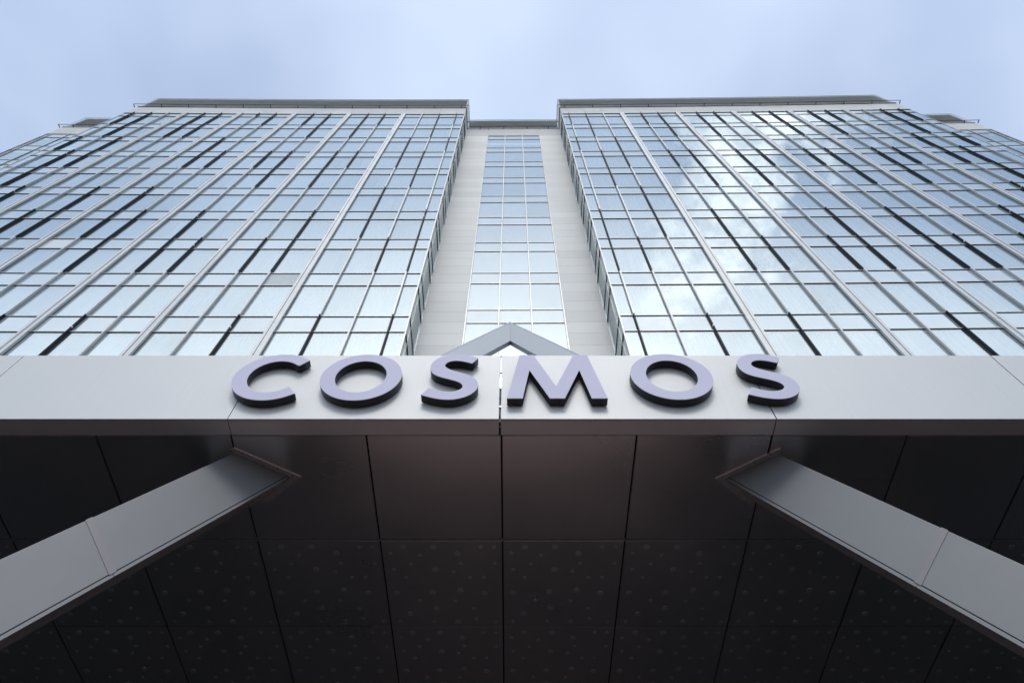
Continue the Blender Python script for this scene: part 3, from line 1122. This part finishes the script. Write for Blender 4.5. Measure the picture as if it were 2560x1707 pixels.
def catmull(pts, sub=6):
    out = []
    n = len(pts)
    for i_ in range(n - 1):
        p0, p1, p2, p3 = pts[max(i_ - 1, 0)], pts[i_], pts[i_ + 1], pts[min(i_ + 2, n - 1)]
        for s_ in range(sub):
            t = s_ / sub
            q = []
            for a in (0, 1):
                q.append(0.5 * (2 * p1[a] + (p2[a] - p0[a]) * t + (2 * p0[a] - 5 * p1[a] + 4 * p2[a] - p3[a]) * t * t + (3 * p1[a] - p0[a] - 3 * p2[a] + p3[a]) * t ** 3))
            out.append(tuple(q))
    out.append(pts[-1])
    return out


def smooth(pts, it=2):
    for _ in range(it):
        pts = [pts[0]] + [tuple(0.25 * pts[i - 1][a] + 0.5 * pts[i][a] + 0.25 * pts[i + 1][a] for a in (0, 1)) for i in range(1, len(pts) - 1)] + [pts[-1]]
    return pts


def ellipse(cx_, cz_, rx, rz, n=96, a0=0.0, a1=360.0):
    full = abs(a1 - a0) >= 359.9
    k = n if full else n + 1
    return [(cx_ + rx * math.cos(R(a0 + (a1 - a0) * i / n)), cz_ + rz * math.sin(R(a0 + (a1 - a0) * i / n))) for i in range(k)]


S_RAW = [(-0.33, 5.773), (-0.395, 5.816), (-0.461, 5.835), (-0.542, 5.843), (-0.621, 5.835), (-0.698, 5.800), (-0.752, 5.735), (-0.778, 5.664), (-0.782, 5.594), (-0.767, 5.529), (-0.733, 5.474), (-0.681, 5.436), (-0.587, 5.398), (-0.516, 5.368), (-0.469, 5.333), (-0.447, 5.294), (-0.451, 5.254), (-0.478, 5.216), (-0.534, 5.193), (-0.589, 5.190), (-0.645, 5.200), (-0.703, 5.225), (-0.756, 5.257),
         (-0.817, 5.142), (-0.754, 5.110), (-0.689, 5.085), (-0.622, 5.069), (-0.556, 5.064), (-0.489, 5.074), (-0.418, 5.106), (-0.355, 5.158), (-0.316, 5.227), (-0.304, 5.308), (-0.320, 5.375), (-0.353, 5.427), (-0.401, 5.469), (-0.461, 5.502), (-0.528, 5.532), (-0.590, 5.564), (-0.631, 5.600), (-0.645, 5.632), (-0.641, 5.666), (-0.615, 5.703), (-0.573, 5.722), (-0.522, 5.725), (-0.453, 5.707), (-0.383, 5.672)]
S_OUT = catmull(smooth(S_RAW[:23], 1)) + catmull(smooth(S_RAW[23:], 1))
Cc = (-2.222, 5.447)
C_outer = ellipse(*Cc, 0.380, 0.390, 90, 47, 313)
C_inner = ellipse(Cc[0] - 0.002, Cc[1], 0.240, 0.266, 90, 315, 45)
C_OUT = [(-1.961, 5.733)] + C_outer[1:-1] + [(-1.951, 5.164)] + [(-2.031, 5.274)] + C_inner[1:-1] + [(-2.035, 5.631)]
M_OUT = [(0.073, 5.828), (0.211, 5.828), (0.405, 5.282), (0.599, 5.828), (0.737, 5.828), (0.853, 5.086), (0.710, 5.086), (0.638, 5.557), (0.472, 5.086), (0.337, 5.086), (0.165, 5.557), (0.096, 5.086), (-0.045, 5.086)]
LETTERS = [
    ([C_OUT], 'lilac letter C, first of the sign on the canopy fascia'),
    ([ellipse(-1.4085, 5.446, 0.3775, 0.391), ellipse(-1.4125, 5.447, 0.2365, 0.266)], 'lilac letter O between the C and the first S of the sign'),
    ([S_OUT], 'lilac letter S just left of the open fascia joint and the M'),
    ([M_OUT], 'lilac letter M with splayed legs right of the open fascia joint'),
    ([ellipse(1.4920, 5.457, 0.3815, 0.390), ellipse(1.4960, 5.460, 0.2375, 0.266)], 'lilac letter O between the M and the last S of the sign'),
    ([[(x + 2.940, z + 0.010) for x, z in S_OUT]], 'lilac letter S at the right end of the sign'),
]


def curve_mesh(name, loops, ext, bev, ox, oz):
    cu = bpy.data.curves.new(name, 'CURVE')
    cu.dimensions = '2D'
    cu.fill_mode = 'BOTH'
    cu.extrude = ext
    cu.bevel_depth = bev
    cu.bevel_resolution = 1
    cu.offset = -bev
    for lp in loops:
        sp = cu.splines.new('POLY')
        sp.points.add(len(lp) - 1)
        for p, (x, z) in zip(sp.points, lp):
            p.co = (x - ox, z - oz, 0, 1)
        sp.use_cyclic_u = True
    tmp = bpy.data.objects.new(name, cu)
    COL.objects.link(tmp)
    dg = bpy.context.evaluated_depsgraph_get()
    me = bpy.data.meshes.new_from_object(tmp.evaluated_get(dg))
    bpy.data.objects.remove(tmp)
    me.transform(Matrix.Rotation(R(90), 4, 'X'))
    me.name = name
    return me


for loops, lab in LETTERS:
    xs = [p[0] for p in loops[0]]
    zs = [p[1] for p in loops[0]]
    ox, oz = (min(xs) + max(xs)) / 2, min(zs)
    e = empty('sign_letter', (ox, LY, oz + ZC))
    tag(e, lab, 'sign letter', 'letters of the sign on the canopy')
    body = curve_mesh('letter_body', loops, LT / 2 - 0.002, 0.0, ox, oz)
    body.materials.append(M['letter_side'])
    obj('letter_body', body, None, e, (0, 0.005 + LT / 2, 0))
    face = curve_mesh('letter_face', loops, 0.0015, 0.002, ox, oz)
    face.materials.append(M['letter_face'])
    face.materials.append(M['letter_rim'])
    for p in face.polygons:
        p.material_index = 0 if abs(p.normal.y) > 0.95 else 1
    obj('letter_face', face, None, e, (0, 0.0035, 0))
